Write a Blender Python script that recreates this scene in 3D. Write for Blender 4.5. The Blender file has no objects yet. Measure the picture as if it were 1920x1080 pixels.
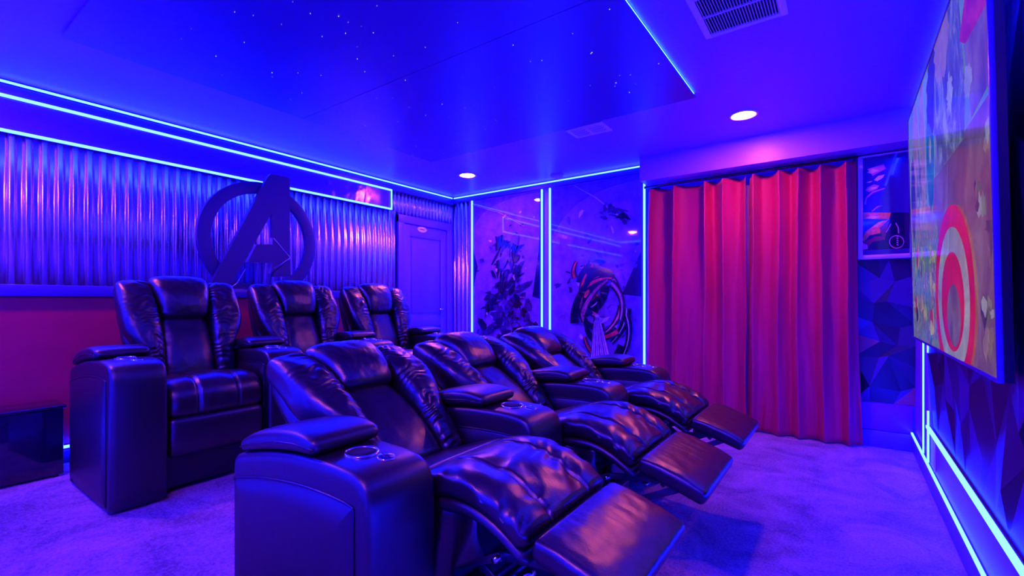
import bpy, bmesh, math, random
from mathutils import Vector, noise, Matrix

PI = math.pi
C = bpy.context.scene
COL = C.collection

# ------------------------------------------------------------------ camera
F = 875.0                      # focal length in pixels of the 1920 px wide frame
YAW = math.radians(35.54)
EYE = 1.10
cd = bpy.data.cameras.new('camera')
cam = bpy.data.objects.new('camera', cd); COL.objects.link(cam)
cam.location = (0, 0, EYE)
cam.rotation_euler = (PI / 2, 0, YAW)
cd.sensor_width = 36; cd.lens = 36 * F / 1920
cd.shift_y = -25 / 1920 * -1
cd.clip_start = 0.02
C.camera = cam

# ------------------------------------------------------------------ world, exposure
w = bpy.data.worlds.new('world'); C.world = w; w.use_nodes = True
w.node_tree.nodes['Background'].inputs[0].default_value = (0.02, 0.01, 0.2, 1)
w.node_tree.nodes['Background'].inputs[1].default_value = 0.05
C.view_settings.view_transform = 'Standard'
C.view_settings.look = 'None'
C.view_settings.exposure = 0
C.view_settings.gamma = 1
C.view_settings.use_curve_mapping = False
C.cycles.sample_clamp_indirect = 12
C.cycles.max_bounces = 8
C.cycles.caustics_reflective = False

LED_RGB = (0.42, 1.15, 190.0)     # strip light: blows out to cyan white, floods the room with blue
DOWN_RGB = (380.0, 52.0, 62.0)     # pinkish red recessed lamps

# room
H = 2.44; XL = -4.16; XR = 0.415; YF = 4.49; YN = -1.0; RISE = 0.135
ca, sa = math.cos(YAW), math.sin(YAW)
def ray(px, py):
    u = (px - 960) / F; v = (565 - py) / F
    return Vector((ca * u - sa, sa * u + ca, v))
def atX(px, py, X):
    d = ray(px, py); t = X / d.x; return Vector((X, d.y * t, EYE + d.z * t))
def atY(px, py, Y):
    d = ray(px, py); t = Y / d.y; return Vector((d.x * t, Y, EYE + d.z * t))

# ------------------------------------------------------------------ materials
def nodes(name):
    m = bpy.data.materials.new(name); m.use_nodes = True
    nt = m.node_tree; b = nt.nodes['Principled BSDF']
    return m, nt, b
def noise_node(nt, scale, detail=3, rough=.5, stretch=None, dist=0.0):
    tc = nt.nodes.new('ShaderNodeTexCoord'); n = nt.nodes.new('ShaderNodeTexNoise')
    n.inputs['Scale'].default_value = scale; n.inputs['Detail'].default_value = detail
    n.inputs['Roughness'].default_value = rough; n.inputs['Distortion'].default_value = dist
    if stretch:
        mp = nt.nodes.new('ShaderNodeMapping'); mp.inputs['Scale'].default_value = stretch
        nt.links.new(tc.outputs['Object'], mp.inputs[0]); nt.links.new(mp.outputs[0], n.inputs['Vector'])
    else:
        nt.links.new(tc.outputs['Object'], n.inputs['Vector'])
    return n
def ramp(nt, src, stops):
    r = nt.nodes.new('ShaderNodeValToRGB')
    while len(r.color_ramp.elements) < len(stops): r.color_ramp.elements.new(.5)
    for e, (p, c) in zip(r.color_ramp.elements, stops):
        e.position = p; e.color = (*c, 1)
    nt.links.new(src, r.inputs[0]); return r
def bump(nt, b, src, strength, dist=.01, prev=None):
    bp = nt.nodes.new('ShaderNodeBump'); bp.inputs['Strength'].default_value = strength
    bp.inputs['Distance'].default_value = dist
    nt.links.new(src, bp.inputs['Height'])
    if prev: nt.links.new(prev.outputs[0], bp.inputs['Normal'])
    nt.links.new(bp.outputs[0], b.inputs['Normal']); return bp
def mat(name, col, rough=.5, metal=0, spec=.5, coat=0, var=0, vscale=6, bmp=0, bscale=60, bdist=.01, stretch=None, sheen=0):
    m, nt, b = nodes(name)
    b.inputs['Base Color'].default_value = (*col, 1)
    b.inputs['Roughness'].default_value = rough
    b.inputs['Metallic'].default_value = metal
    b.inputs['Specular IOR Level'].default_value = spec
    b.inputs['Coat Weight'].default_value = coat
    b.inputs['Coat Roughness'].default_value = .04
    if sheen: b.inputs['Sheen Weight'].default_value = sheen
    if var:
        n = noise_node(nt, vscale, 4, .6, stretch)
        lo = tuple(max(0, c * (1 - var)) for c in col); hi = tuple(c * (1 + var) for c in col)
        r = ramp(nt, n.outputs['Fac'], [(.3, lo), (.7, hi)])
        nt.links.new(r.outputs[0], b.inputs['Base Color'])
    if bmp:
        n2 = noise_node(nt, bscale, 3, .6, stretch)
        bump(nt, b, n2.outputs['Fac'], bmp, bdist)
    return m
def emit(name, rgb, strength=1.0):
    m = bpy.data.materials.new(name); m.use_nodes = True; nt = m.node_tree
    nt.nodes.clear(); e = nt.nodes.new('ShaderNodeEmission'); o = nt.nodes.new('ShaderNodeOutputMaterial')
    e.inputs[0].default_value = (*rgb, 1); e.inputs[1].default_value = strength
    nt.links.new(e.outputs[0], o.inputs[0]); return m

M = {}
M['led'] = emit('led_glow', LED_RGB)
M['led_soft'] = emit('led_glow_soft', (0.3, 1.2, 60.0))
M['down'] = emit('downlight_glow', DOWN_RGB)
M['star'] = emit('star_glow', (1.6, 1.6, 3.5))
M['ceiling'] = mat('ceiling_paint', (.30, .13, .62), .38, bmp=.35, bscale=38, bdist=.006, spec=.5)
M['blue_wall'] = mat('blue_wall_paint', (.22, .06, .60), .5, bmp=.08, bscale=80)
M['blue_trim'] = mat('blue_trim_paint', (.045, .02, .20), .35)
M['door'] = mat('door_paint', (.11, .05, .36), .42)
M['red_wall'] = mat('red_wall_paint', (.42, .004, .030), .55, var=.08, bmp=.1, bscale=90)
M['starpanel'] = mat('star_panel_blue', (.040, .012, .22), .36, spec=.6, bmp=.04, bscale=3, bdist=.02)
M['led_edge'] = emit('led_glow_edge', (.8, 5.0, 260.0))
M['led_fill'] = emit('led_glow_fill', (0.7, 1.9, 330.0))  # stronger glow for the unseen strips added as fill
M['led_casing'] = mat('led_channel', (.2, .2, .3), .4, metal=.6)
M['white_trim'] = mat('white_trim_metal', (.85, .62, .80), .4)
M['white'] = mat('white_plastic', (.7, .6, .75), .4)
M['black'] = mat('black_plastic', (.006, .005, .01), .3)
M['black_gloss'] = mat('black_gloss', (.010, .005, .02), .12, coat=.6)
M['dark'] = mat('dark_void', (.004, .003, .01), .8)
M['chrome'] = mat('chrome', (.8, .75, .85), .16, metal=1)
M['steel'] = mat('black_steel', (.07, .07, .09), .35, metal=.8)
M['emblem'] = mat('emblem_paint', (.022, .008, .085), .45, bmp=.1, bscale=50)
M['emblem_edge'] = mat('emblem_lit_edge', (.6, .5, .7), .3, metal=.8)  # pale tone stands in for light caught on the emblem's edges
M['galv'] = None

def galvanised():
    m, nt, b = nodes('galvanised_steel')
    b.inputs['Metallic'].default_value = 1
    n = noise_node(nt, 30, 3, .7)
    r = ramp(nt, n.outputs['Fac'], [(.3, (.78, .70, .80)), (.7, (.82, .74, .84))])
    nt.links.new(r.outputs[0], b.inputs['Base Color'])
    r2 = ramp(nt, n.outputs['Fac'], [(.3, (.27,) * 3), (.7, (.27,) * 3)])
    nt.links.new(r2.outputs[0], b.inputs['Roughness'])
    b.inputs['Anisotropic'].default_value = .85; b.inputs['Anisotropic Rotation'].default_value = .25
    tg = nt.nodes.new('ShaderNodeTangent'); tg.direction_type = 'RADIAL'; tg.axis = 'Z'; nt.links.new(tg.outputs[0], b.inputs['Tangent'])
    n2 = noise_node(nt, 2.2, 1, .4, (1, 1, .25)); bump(nt, b, n2.outputs['Fac'], .12, .02)
    return m
M['galv'] = galvanised()

def sheet_blue():
    m, nt, b = nodes('blue_gloss_sheet')
    b.inputs['Base Color'].default_value = (.14, .05, .62, 1)
    b.inputs['Metallic'].default_value = .55; b.inputs['Roughness'].default_value = .16
    n2 = noise_node(nt, 3.2, 1, .5, None, 1.5); bump(nt, b, n2.outputs['Fac'], .35, .03)
    return m
M['sheet'] = sheet_blue()
M['panel'] = mat('violet_gloss_panel', (.20, .035, .42), .36, metal=.0, spec=.3, bmp=.15, bscale=3, bdist=.02)

def leather():
    m, nt, b = nodes('black_leather')
    b.inputs['Base Color'].default_value = (.011, .005, .006, 1)
    b.inputs['Roughness'].default_value = .34; b.inputs['Specular IOR Level'].default_value = .80
    b.inputs['Coat Weight'].default_value = .15; b.inputs['Coat Roughness'].default_value = .25
    n = noise_node(nt, 9, 4, .55, None, .6); b1 = bump(nt, b, n.outputs['Fac'], .30, .012)
    tc = nt.nodes.new('ShaderNodeTexCoord'); v = nt.nodes.new('ShaderNodeTexVoronoi'); v.inputs['Scale'].default_value = 260
    nt.links.new(tc.outputs['Object'], v.inputs['Vector'])
    bump(nt, b, v.outputs['Distance'], .12, .002, b1)
    return m
M['leather'] = leather()
M['leather_side'] = mat('black_leather_smooth', (.007, .0035, .004), .40, spec=.8, bmp=.12, bscale=14, bdist=.01)
M['piping'] = mat('leather_piping', (.008, .006, .012), .3, spec=.6)

def carpet():
    m, nt, b = nodes('carpet')
    n = noise_node(nt, 85, 5, .85); n2 = noise_node(nt, 3.0, 5, .65, None, .8)
    mx = nt.nodes.new('ShaderNodeMix'); mx.data_type = 'FLOAT'; mx.inputs[0].default_value = .42
    nt.links.new(n.outputs['Fac'], mx.inputs[2]); nt.links.new(n2.outputs['Fac'], mx.inputs[3])
    r = ramp(nt, mx.outputs[0], [(.40, (.13, .07, .12)), (.60, (.74, .44, .50))])
    nt.links.new(r.outputs[0], b.inputs['Base Color'])
    b.inputs['Roughness'].default_value = .95; b.inputs['Specular IOR Level'].default_value = .1
    b.inputs['Sheen Weight'].default_value = .3
    b1 = bump(nt, b, n.outputs['Fac'], 1.0, .014); bump(nt, b, n2.outputs['Fac'], .6, .05, b1)
    return m
M['carpet'] = carpet()

def velvet():
    m, nt, b = nodes('red_curtain_cloth')
    n = noise_node(nt, 5, 3, .5, (1, 1, .2))
    r = ramp(nt, n.outputs['Fac'], [(.3, (.46, .003, .050)), (.7, (.58, .006, .075))])
    nt.links.new(r.outputs[0], b.inputs['Base Color'])
    b.inputs['Roughness'].default_value = .62; b.inputs['Sheen Weight'].default_value = .25
    b.inputs['Sheen Tint'].default_value = (.8, .3, .5, 1)
    n3 = noise_node(nt, 6, 4, .6); b1 = bump(nt, b, n3.outputs['Fac'], .2, .03)
    n2 = noise_node(nt, 220, 2, .5); bump(nt, b, n2.outputs['Fac'], .12, .003, b1)
    return m
M['curtain'] = velvet()
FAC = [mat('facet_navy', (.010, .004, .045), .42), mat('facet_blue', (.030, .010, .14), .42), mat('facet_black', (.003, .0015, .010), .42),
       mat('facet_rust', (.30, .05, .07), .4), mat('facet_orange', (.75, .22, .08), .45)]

# ------------------------------------------------------------------ mesh helpers
class MB:
    def __init__(s): s.v = []; s.f = []; s.m = []; s.mats = []; s.smooth = []
    def mi(s, m):
        if m not in s.mats: s.mats.append(m)
        return s.mats.index(m)
    def add(s, vs, fs, m, smooth=False):
        o = len(s.v); k = s.mi(m); s.v += [tuple(v) for v in vs]
        for f in fs: s.f.append([i + o for i in f]); s.m.append(k); s.smooth.append(smooth)
    def box(s, a, b, m):
        x0, y0, z0 = a; x1, y1, z1 = b
        if x0 > x1: x0, x1 = x1, x0
        if y0 > y1: y0, y1 = y1, y0
        if z0 > z1: z0, z1 = z1, z0
        s.add([(x0,y0,z0),(x1,y0,z0),(x1,y1,z0),(x0,y1,z0),(x0,y0,z1),(x1,y0,z1),(x1,y1,z1),(x0,y1,z1)],
              [(0,3,2,1),(4,5,6,7),(0,1,5,4),(1,2,6,5),(2,3,7,6),(3,0,4,7)], m)
    def quad(s, p, m): s.add(p, [tuple(range(len(p)))], m)
    def tube(s, pts, r, m, n=8, closed=False):
        pts = [Vector(p) for p in pts]; vs = []; fs = []
        L = len(pts)
        for i, p in enumerate(pts):
            a = pts[max(0, i - 1)] if not closed else pts[i - 1]; c = pts[min(L - 1, i + 1)] if not closed else pts[(i + 1) % L]
            d = (c - a).normalized(); up = Vector((0, 0, 1)) if abs(d.z) < .95 else Vector((1, 0, 0))
            e = d.cross(up).normalized(); g = e.cross(d).normalized()
            for k in range(n):
                t = 2 * PI * k / n; vs.append(p + e * math.cos(t) * r + g * math.sin(t) * r)
        R = L if closed else L - 1
        for i in range(R):
            j = (i + 1) % L
            for k in range(n):
                fs.append((i*n+k, i*n+(k+1)%n, j*n+(k+1)%n, j*n+k))
        if not closed:
            fs.append(tuple(range(n))[::-1]); fs.append(tuple((L-1)*n+k for k in range(n)))
        s.add(vs, fs, m, True)
    def cyl(s, a, b, r, m, n=16): s.tube([a, b], r, m, n)
    def lathe(s, c, prof, m, n=32, axis='z', flip=1):
        vs = []; fs = []
        for (r, h) in prof:
            for k in range(n):
                t = 2 * PI * k / n
                vs.append((c[0] + r*math.cos(t), c[1] + r*math.sin(t), c[2] + h*flip))
        for i in range(len(prof) - 1):
            for k in range(n): fs.append((i*n+k, i*n+(k+1)%n, (i+1)*n+(k+1)%n, (i+1)*n+k))
        fs.append(tuple(range(n))[::-1]); fs.append(tuple((len(prof)-1)*n+k for k in range(n)))
        s.add(vs, fs, m, True)
    def prism(s, poly, mapf, t0, t1, m, edge=None):
        n = len(poly)
        a = [mapf(p[0], p[1], t0) for p in poly]; b = [mapf(p[0], p[1], t1) for p in poly]
        s.add(a + b, [tuple(range(n))], m); s.add(a + b, [tuple(range(n, 2*n))[::-1]], m)
        s.add(a + b, [(i, (i+1) % n, n + (i+1) % n, n + i) for i in range(n)], edge or m)
    def build(s, name, parent=None, bevel=0, seg=2, kind=None, autosmooth=False, subsurf=0):
        me = bpy.data.meshes.new(name); me.from_pydata(s.v, [], s.f)
        for m in s.mats: me.materials.append(m)
        for p, k, sm in zip(me.polygons, s.m, s.smooth): p.material_index = k; p.use_smooth = sm
        me.update()
        bm = bmesh.new(); bm.from_mesh(me)
        bmesh.ops.remove_doubles(bm, verts=bm.verts, dist=1e-5)
        bmesh.ops.recalc_face_normals(bm, faces=bm.faces); bm.to_mesh(me); bm.free()
        o = bpy.data.objects.new(name, me); COL.objects.link(o)
        if parent: o.parent = parent
        if kind: o['kind'] = kind
        if bevel:
            md = o.modifiers.new('bevel', 'BEVEL'); md.width = bevel; md.segments = seg; md.limit_method = 'ANGLE'
            md.angle_limit = math.radians(35)
            for p in me.polygons: p.use_smooth = True
            md.harden_normals = False
        return o

def tag(o, label=None, cat=None, group=None, kind=None):
    if label: o['label'] = label
    if cat: o['category'] = cat
    if group: o['group'] = group
    if kind: o['kind'] = kind
    return o
def thing(name, label, cat, loc=(0, 0, 0), group=None, kind=None):
    o = bpy.data.objects.new(name, None); COL.objects.link(o); o.location = loc; o.empty_display_size = .1
    return tag(o, label, cat, group, kind)
def copy_tree(o, parent=None):
    c = o.copy(); COL.objects.link(c); c.parent = parent
    for ch in list(o.children): copy_tree(ch, c)
    return c

# ================================================================== SETTING
b = MB()
b.box((XL, YN, -.05), (XR, YF, 0), M['carpet'])
b.box((XL, YN, 0), (-1.66, 3.42, RISE), M['carpet'])          # carpeted step the back row stands on
b.build('floor', kind='structure')
b = MB(); b.box((XL, YN, H), (XR + .1, YF + .1, H + .05), M['ceiling']); b.build('ceiling', kind='structure')
b = MB(); b.box((XL - .1, YN, 0), (XL, YF + .1, H), M['blue_wall']); b.build('wall_left', kind='structure')
b = MB(); b.box((XL, YF, 0), (XR + .1, YF + .1, H), M['blue_wall']); b.build('wall_far', kind='structure')
b = MB(); b.box((XR, YN, 0), (XR + .1, YF, H), M['blue_wall']); b.build('wall_right', kind='structure')
b = MB(); b.box((XL - .1, YN - .1, 0), (XR + .1, YN, H), M['blue_wall']); b.build('wall_near', kind='structure')
# low red wall with blue ledge behind the back row
b = MB(); b.box((XL, YN, RISE), (-3.80, 3.16, 1.13), M['red_wall']); b.build('wall_low', kind='structure')
b = MB(); b.box((XL, YN, 1.13), (-3.77, 3.18, 1.195), M['blue_trim']); b.build('trim_1', bevel=.004, kind='structure')
b = MB(); b.box((-3.80, YN, RISE), (-3.785, 3.16, RISE + .075), M['blue_trim']); b.build('baseboard_left', bevel=.003, kind='structure')
# crown boards
b = MB(); b.box((XL, YN, 2.345), (XL + .045, YF, H), M['blue_trim']); b.build('trim_2', bevel=.004, kind='structure')
b = MB(); b.box((XL + .045, YF - .03, 2.365), (-1.56, YF, H), M['blue_trim']); b.build('trim_3', bevel=.004, kind='structure')
# soffit over the curtain
b = MB(); b.box((-1.556, 4.22, 2.215), (XR, YF, H), M['ceiling']); b.build('ceiling_soffit', kind='structure')
# baseboards on the right
b = MB(); b.box((XR - .016, YN, 0), (XR, YF - .03, .13), M['door']); b.build('baseboard_right', bevel=.003, kind='structure')
b = MB(); b.box((-.1, YF - .03, 0), (XR, YF, .125), M['door']); b.build('baseboard_far', bevel=.003, kind='structure')

# door in the left wall
def y_at(px): return atX(px, 500, XL).y
d = thing('door_1', 'blue panelled door with blue frame in the left wall', 'door', (XL, (y_at(742)+y_at(843))/2, 0), kind='structure')
DY = d.location.y
yl, yr = y_at(742) - DY, y_at(843) - DY
zt = 2.09; il, ir = yl + .09, yr - .09
b = MB()
b.box((0, yl, 0), (.05, il, zt), M['door']); b.box((0, ir, 0), (.05, yr, zt), M['door']); b.box((0, yl, zt - .09), (.052, yr, zt), M['door'])
b.build('door_frame', d, bevel=.006)
b = MB()
b.box((.002, il, 0), (.012, ir, zt - .09), M['door'])
st = .10
zr = [(.12, .80), (.93, 1.86)]
for y0, y1 in ((il + .005, il + st), (ir - st, ir - .005)): b.box((.012, y0, .005), (.026, y1, zt - .095), M['door'])
for z0, z1 in ((.005, zr[0][0]), (zr[0][1], zr[1][0]), (zr[1][1], zt - .095)): b.box((.012, il + st, z0), (.026, ir - st, z1), M['door'])
for z0, z1 in zr: b.box((.012, il + st + .03, z0 + .03), (.020, ir - st - .03, z1 - .03), M['door'])
b.build('door_leaf', d, bevel=.006)
p = atX(788, 431, XL)
b = MB(); n = 28
ov = [(math.cos(2*PI*k/n) * .075, math.sin(2*PI*k/n) * .034) for k in range(n)]
b.prism(ov, lambda u, v, t: (t, p.y - DY + u, p.z + v), .026, .034, M['white'])
b.prism([(x * .62, z * .16) for x, z in ov], lambda u, v, t: (t, p.y - DY + u, p.z + v), .034, .0355, M['steel'])
o = b.build('door_plate', d); o['label'] = 'small white oval plate on the door'
b = MB(); b.cyl((.026, ir - .06, 1.0), (.07, ir - .06, 1.0), .012, M['chrome']); b.cyl((.07, ir - .06, 1.0), (.07, ir - .17, 1.0), .009, M['chrome'])
b.build('door_handle', d)

# ================================================================== LIGHTS: LED STRIPS
def strip(a, c, label, r=.007, m='led', nrm=None, group=None):
    """a slim lit diffuser bar between two points (axis aligned or slanting)"""
    a = Vector(a); c = Vector(c); mid = (a + c) / 2
    o = thing('led_strip', label, 'light strip', mid, group)
    bb = MB(); dv = c - a
    ax = max(range(3), key=lambda i: abs(dv[i]))
    ext = [r, r, r]; ext[ax] = abs(dv[ax]) / 2
    bb.box(tuple(-e for e in ext), tuple(ext), M[m])
    bb.build('diffuser', o)
    # channel behind
    if nrm is not None:
        n = Vector(nrm); cb = MB(); e2 = [e * 1.15 if i != ax else e for i, e in enumerate(ext)]
        k = max(range(3), key=lambda i: abs(n[i])); lo = [-e for e in e2]; hi = list(e2)
        if n[k] > 0: lo[k] = -r - .004; hi[k] = -r
        else: lo[k] = r; hi[k] = r + .004
        cb.box(lo, hi, M['led_casing']); cb.build('channel', o)
    return o
strip((XL + .062, YN, H - .022), (XL + .062, YF - .07, H - .022), 'light strip along the ceiling edge of the left wall, uppermost of its three', .006, nrm=(1, 0, 0))
strip((XL + .07, YF - .047, H - .02), (-1.57, YF - .047, H - .02), 'light strip along the ceiling above the two posters', .006, nrm=(0, -1, 0))
strip((XR - .02, YN, H - .02), (XR - .02, 4.2, H - .02), 'light strip along the ceiling above the television', .006, nrm=(-1, 0, 0))
strip((XL + .058, YN, 2.335), (XL + .058, 3.43, 2.335), 'light strip along the upper edge of the blue metal panel on left wall', .008, nrm=(1, 0, 0))
strip((XL + .058, YN, 2.126), (XL + .058, 3.43, 2.126), 'light strip along the top of the corrugated metal, under the blue panel', .008, nrm=(1, 0, 0))
strip((XL + .058, 3.44, 2.118), (XL + .058, 3.44, 2.343), 'short upright light strip closing the end of the blue panel', .006, nrm=(1, 0, 0))
strip((-3.776, YN, .235), (-3.776, 3.0, .235), 'light strip low on the red wall above its baseboard', .007, nrm=(1, 0, 0))
for px, lab in ((885, 'upright light strip between the corrugated metal and the left poster'),
                (1016, 'upright light strip at the right edge of the left poster'),
                (1031, 'upright light strip at the left edge of the right poster'),
                (1208, 'upright light strip beside the left edge of the red curtain')):
    q = atY(px, 500, YF - .02)
    strip((q.x, YF - .02, .15), (q.x, YF - .02, 2.36 if px < 1200 else 2.27), lab, .0085, nrm=(0, -1, 0))
strip((XR - .022, YN, .142), (XR - .022, YF - .04, .142), 'lower light strip on right wall, resting on the baseboard', .0055, nrm=(-1, 0, 0))
strip((XR - .022, YN, .363), (XR - .022, 3.66, .363), 'upper light strip on right wall, under the faceted panels', .0075, nrm=(-1, 0, 0))
q = atX(1732, 600, XR - .02); strip((XR - .022, q.y, .16), (XR - .022, q.y, .90), 'tall upright light strip below the far end of the television', .004, nrm=(-1, 0, 0))
q = atX(1741, 600, XR - .02)
strip((XR - .022, q.y, .16), (XR - .022, q.y, .46), 'short upright light strip joining the two low strips of the right wall', .005, nrm=(-1, 0, 0))
strip((XR - .022, q.y, .80), (XR - .022, q.y, .86), 'stub of light strip just below the far corner of television', .005, nrm=(-1, 0, 0))

strip((XL + .07, YN + .02, H - .02), (XR - .03, YN + .02, H - .02), 'unseen fill light strip added along the ceiling of the wall behind the camera', .007, 'led_fill', nrm=(0, 1, 0))  # unseen near wall strips, added as blue fill light on the chairs
for x, lab in ((-3.0, 'unseen upright fill strip added on the near wall, nearest the red low wall'), (-1.9, 'unseen upright fill strip added in the middle of the near wall'), (-.8, 'unseen upright fill strip added on the near wall, nearest the television')):
    strip((x, YN + .02, .15), (x, YN + .02, 2.36), lab, .0085, 'led_fill', nrm=(0, 1, 0))

# recessed downlights
def downlight(x, y, label):
    o = thing('downlight', label, 'ceiling lamp', (x, y, H), 'recessed red lamps of the ceiling')
    bb = MB(); bb.lathe((0, 0, 0), [(.098, 0), (.098, -.006), (.088, -.010), (.076, -.008), (.074, .0)], M['white'], 40); bb.build('trim_ring', o)
    bb = MB(); bb.lathe((0, 0, 0), [(.073, -.002), (.066, -.008), (.04, -.012)], M['down'], 32); bb.build('lamp', o)
    return o
downlight(-.595, 3.69, 'glowing recessed lamp in ceiling in front of the red curtain')
downlight(-3.26, 3.75, 'glowing recessed lamp in ceiling near the door corner')
downlight(-3.35, .25, 'recessed lamp in ceiling above the end of the back row')
downlight(-.595, -.25, 'recessed lamp in ceiling behind the front row')

# ================================================================== CEILING THINGS
SX0, SX1, SY0, SY1, SZ = -3.19, -.79, .59, 3.15, 2.418
o = thing('star_ceiling_panel', 'large dark blue star ceiling panel hung under the ceiling', 'ceiling panel', (0, 0, H))
sm = (SY0 + SY1) / 2 - .01
b = MB(); b.box((SX0, SY0, SZ - H), (SX1, sm - .0015, SZ - H + .012), M['starpanel']); b.box((SX0, sm + .0015, SZ - H - .0005), (SX1, SY1, SZ - H + .012), M['starpanel'])
b.box((SX0 + .06, SY0 + .06, SZ - H + .012), (SX1 - .06, SY1 - .06, 0), M['dark'])
b.build('panel', o)
rnd = random.Random(4)
sb = MB(); sb.lathe((0, 0, 0), [(.0022, 0), (.0022, -.0015), (.0012, -.0025)], M['star'], 8)
s0 = None
fixed = [(604,68),(635,30),(648,62),(582,25),(458,79),(405,105),(510,136),(566,174),(602,141),(670,110),(684,134),(700,61),(858,42),(962,84),
         (1108,100),(1143,17),(1182,140),(1155,155),(1235,119),(1180,173),(1110,98),(930,225),(798,216),(829,195),(872,202),(780,274),(832,288),
         (774,290),(746,228),(685,235),(760,150),(440,22),(1016,113),(910,242)]
spots = []
for (px, py) in fixed:
    dd = ray(px, py); t = (SZ - EYE) / dd.z; spots.append((dd.x * t, dd.y * t))
while len(spots) < 70: spots.append((rnd.uniform(SX0 + .1, SX1 - .1), rnd.uniform(SY0 + .1, SY1 - .1)))
for k, (x, y) in enumerate(spots):
    if not (SX0 < x < SX1 and SY0 < y < SY1): continue
    if s0 is None: st_ = s0 = sb.build('star_light', o)
    else: st_ = s0.copy(); COL.objects.link(st_); st_.parent = o
    sc_ = (rnd.choice([.3, .4, .55]) if k >= len(fixed) else rnd.choice([.6, .8, 1.0])); st_.scale = (sc_, sc_, 1)
    st_.location = (x, y, SZ - H - .0005)
strip((SX1 - .004, SY0 + .02, H - .006), (SX1 - .004, SY1 - .03, H - .006), 'thin light strip glowing along the right edge of star panel', .0026, 'led_edge', nrm=(0, 0, -1))

def vent(x0, x1, y0, y1, label, nslat, bars, t=.012):
    cx, cy = (x0 + x1) / 2, (y0 + y1) / 2
    o = thing('ceiling_vent', label, 'vent', (cx, cy, H)); X, Y = (x1 - x0) / 2, (y1 - y0) / 2; e = .028
    bb = MB(); bb.box((-X + e, -Y + e, -.003), (X - e, Y - e, -.001), M['dark']); bb.build('opening', o)
    bb = MB()
    bb.box((-X, -Y, -t), (-X + e, Y, 0), M['white_trim']); bb.box((X - e, -Y, -t), (X, Y, 0), M['white_trim'])
    bb.box((-X + e, -Y, -t), (X - e, -Y + e, 0), M['white_trim']); bb.box((-X + e, Y - e, -t), (X - e, Y, 0), M['white_trim'])
    for k in range(1, bars + 1):
        yy = -Y + e + (2 * Y - 2 * e) * k / (bars + 1); bb.box((-X + e, yy - .005, -t), (X - e, yy + .005, -.002), M['white_trim'])
    bb.build('frame', o, bevel=.002)
    sl = MB()
    for k in range(nslat):
        xx = -X + e + (2 * X - 2 * e) * (k + .5) / nslat; wv = (2 * X - 2 * e) / nslat * .30
        sl.add([(xx - wv, -Y + e, -.003), (xx + wv * .4, -Y + e, -t), (xx + wv, -Y + e, -t + .001), (xx - wv * .2, -Y + e, -.002),
                (xx - wv, Y - e, -.003), (xx + wv * .4, Y - e, -t), (xx + wv, Y - e, -t + .001), (xx - wv * .2, Y - e, -.002)],
               [(0,1,2,3),(7,6,5,4),(0,4,5,1),(1,5,6,2),(2,6,7,3),(3,7,4,0)], M['white_trim'])
    sl.build('slats', o)
    return o
vent(-.575, -.215, 1.80, 2.50, 'large slatted air vent in ceiling at top of picture', 25, 3)
# the small one: a flat register with two louvre fields
o = thing('ceiling_vent', 'small flat air vent in ceiling near the star panel', 'vent', (-1.63, 3.315, H))
b = MB(); b.box((-.155, -.105, -.008), (.155, .105, 0), M['white_trim']); b.build('frame', o, bevel=.003)
b = MB()
for sx in (-1, 1):
    for k in range(4):
        b.box((sx * .07 - .055, -.07 + k * .038, -.014), (sx * .07 + .055, -.055 + k * .038, -.008), M['white_trim'])
        b.box((sx * .07 - .055, -.055 + k * .038, -.0085), (sx * .07 + .055, -.037 + k * .038, -.0078), M['dark'])
b.build('slats', o)
o = thing('smoke_detector', 'small round smoke detector on ceiling above the posters', 'smoke detector', (-2.50, 4.32, H))
b = MB(); b.lathe((0, 0, 0), [(.068, 0), (.068, -.012), (.060, -.030), (.045, -.036), (.02, -.038)], M['white'], 32); b.build('cover', o)
b = MB(); b.lathe((0, 0, -.036), [(.020, 0), (.018, -.008), (.008, -.010)], M['white'], 16); b.build('sensor', o)

# ================================================================== LEFT WALL CLADDING
o = thing('blue_metal_panel', 'long glossy blue metal panel between the two upper light strips', 'wall panel', (XL, 0, 2.23))
b = MB(); nY = 60
b.box((.002, YN, -.098), (.045, 3.432, .106), M['sheet']); b.build('sheet', o)

def corrugated(y0, y1, z0, z1, pitch, amp, pos, axis):
    bb = MB(); vs = []; fs = []; L = y1 - y0; n = int(L / pitch * 20)
    for i in range(n + 1):
        s = L * i / n; ph = s / pitch * 2 * PI; h = math.tanh(2.6 * math.sin(ph)) / math.tanh(2.6)
        h += .15 * noise.noise(Vector((s * 3, 0, 0)))
        for z in (z0, z1):
            for dd in (0, .0012):
                if axis == 'x': vs.append((pos + amp * h + amp + dd, y0 + s, z))
                else: vs.append((y0 + s, pos - amp * h - amp - dd, z))
    for i in range(n):
        a = i * 4; c = a + 4
        fs += [(a+1, c+1, c+3, a+3), (a, a+2, c+2, c), (a, c, c+1, a+1), (a+2, a+3, c+3, c+2)]
    fs += [(0, 1, 3, 2), (n*4, n*4+2, n*4+3, n*4+1)]
    bb.add(vs, fs, M['galv'], True); return bb
o = corrugated(YN, 3.515, 1.196, 2.122, .0725, .011, XL + .008, 'x').build('corrugated_sheet'); tag(o, 'wide corrugated metal cladding behind the emblem above the red wall', 'wall cladding')
o = corrugated(3.45, YF - .03, 2.096, 2.340, .055, .010, XL + .008, 'x').build('corrugated_sheet'); tag(o, 'low strip of corrugated metal above the blue door', 'wall cladding')
q = atY(883, 500, YF)
o = corrugated(XL + .02, q.x - .01, .02, 2.36, .070, .010, YF, 'y').build('corrugated_sheet'); tag(o, 'narrow upright corrugated metal between door corner and left poster', 'wall cladding')

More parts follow.
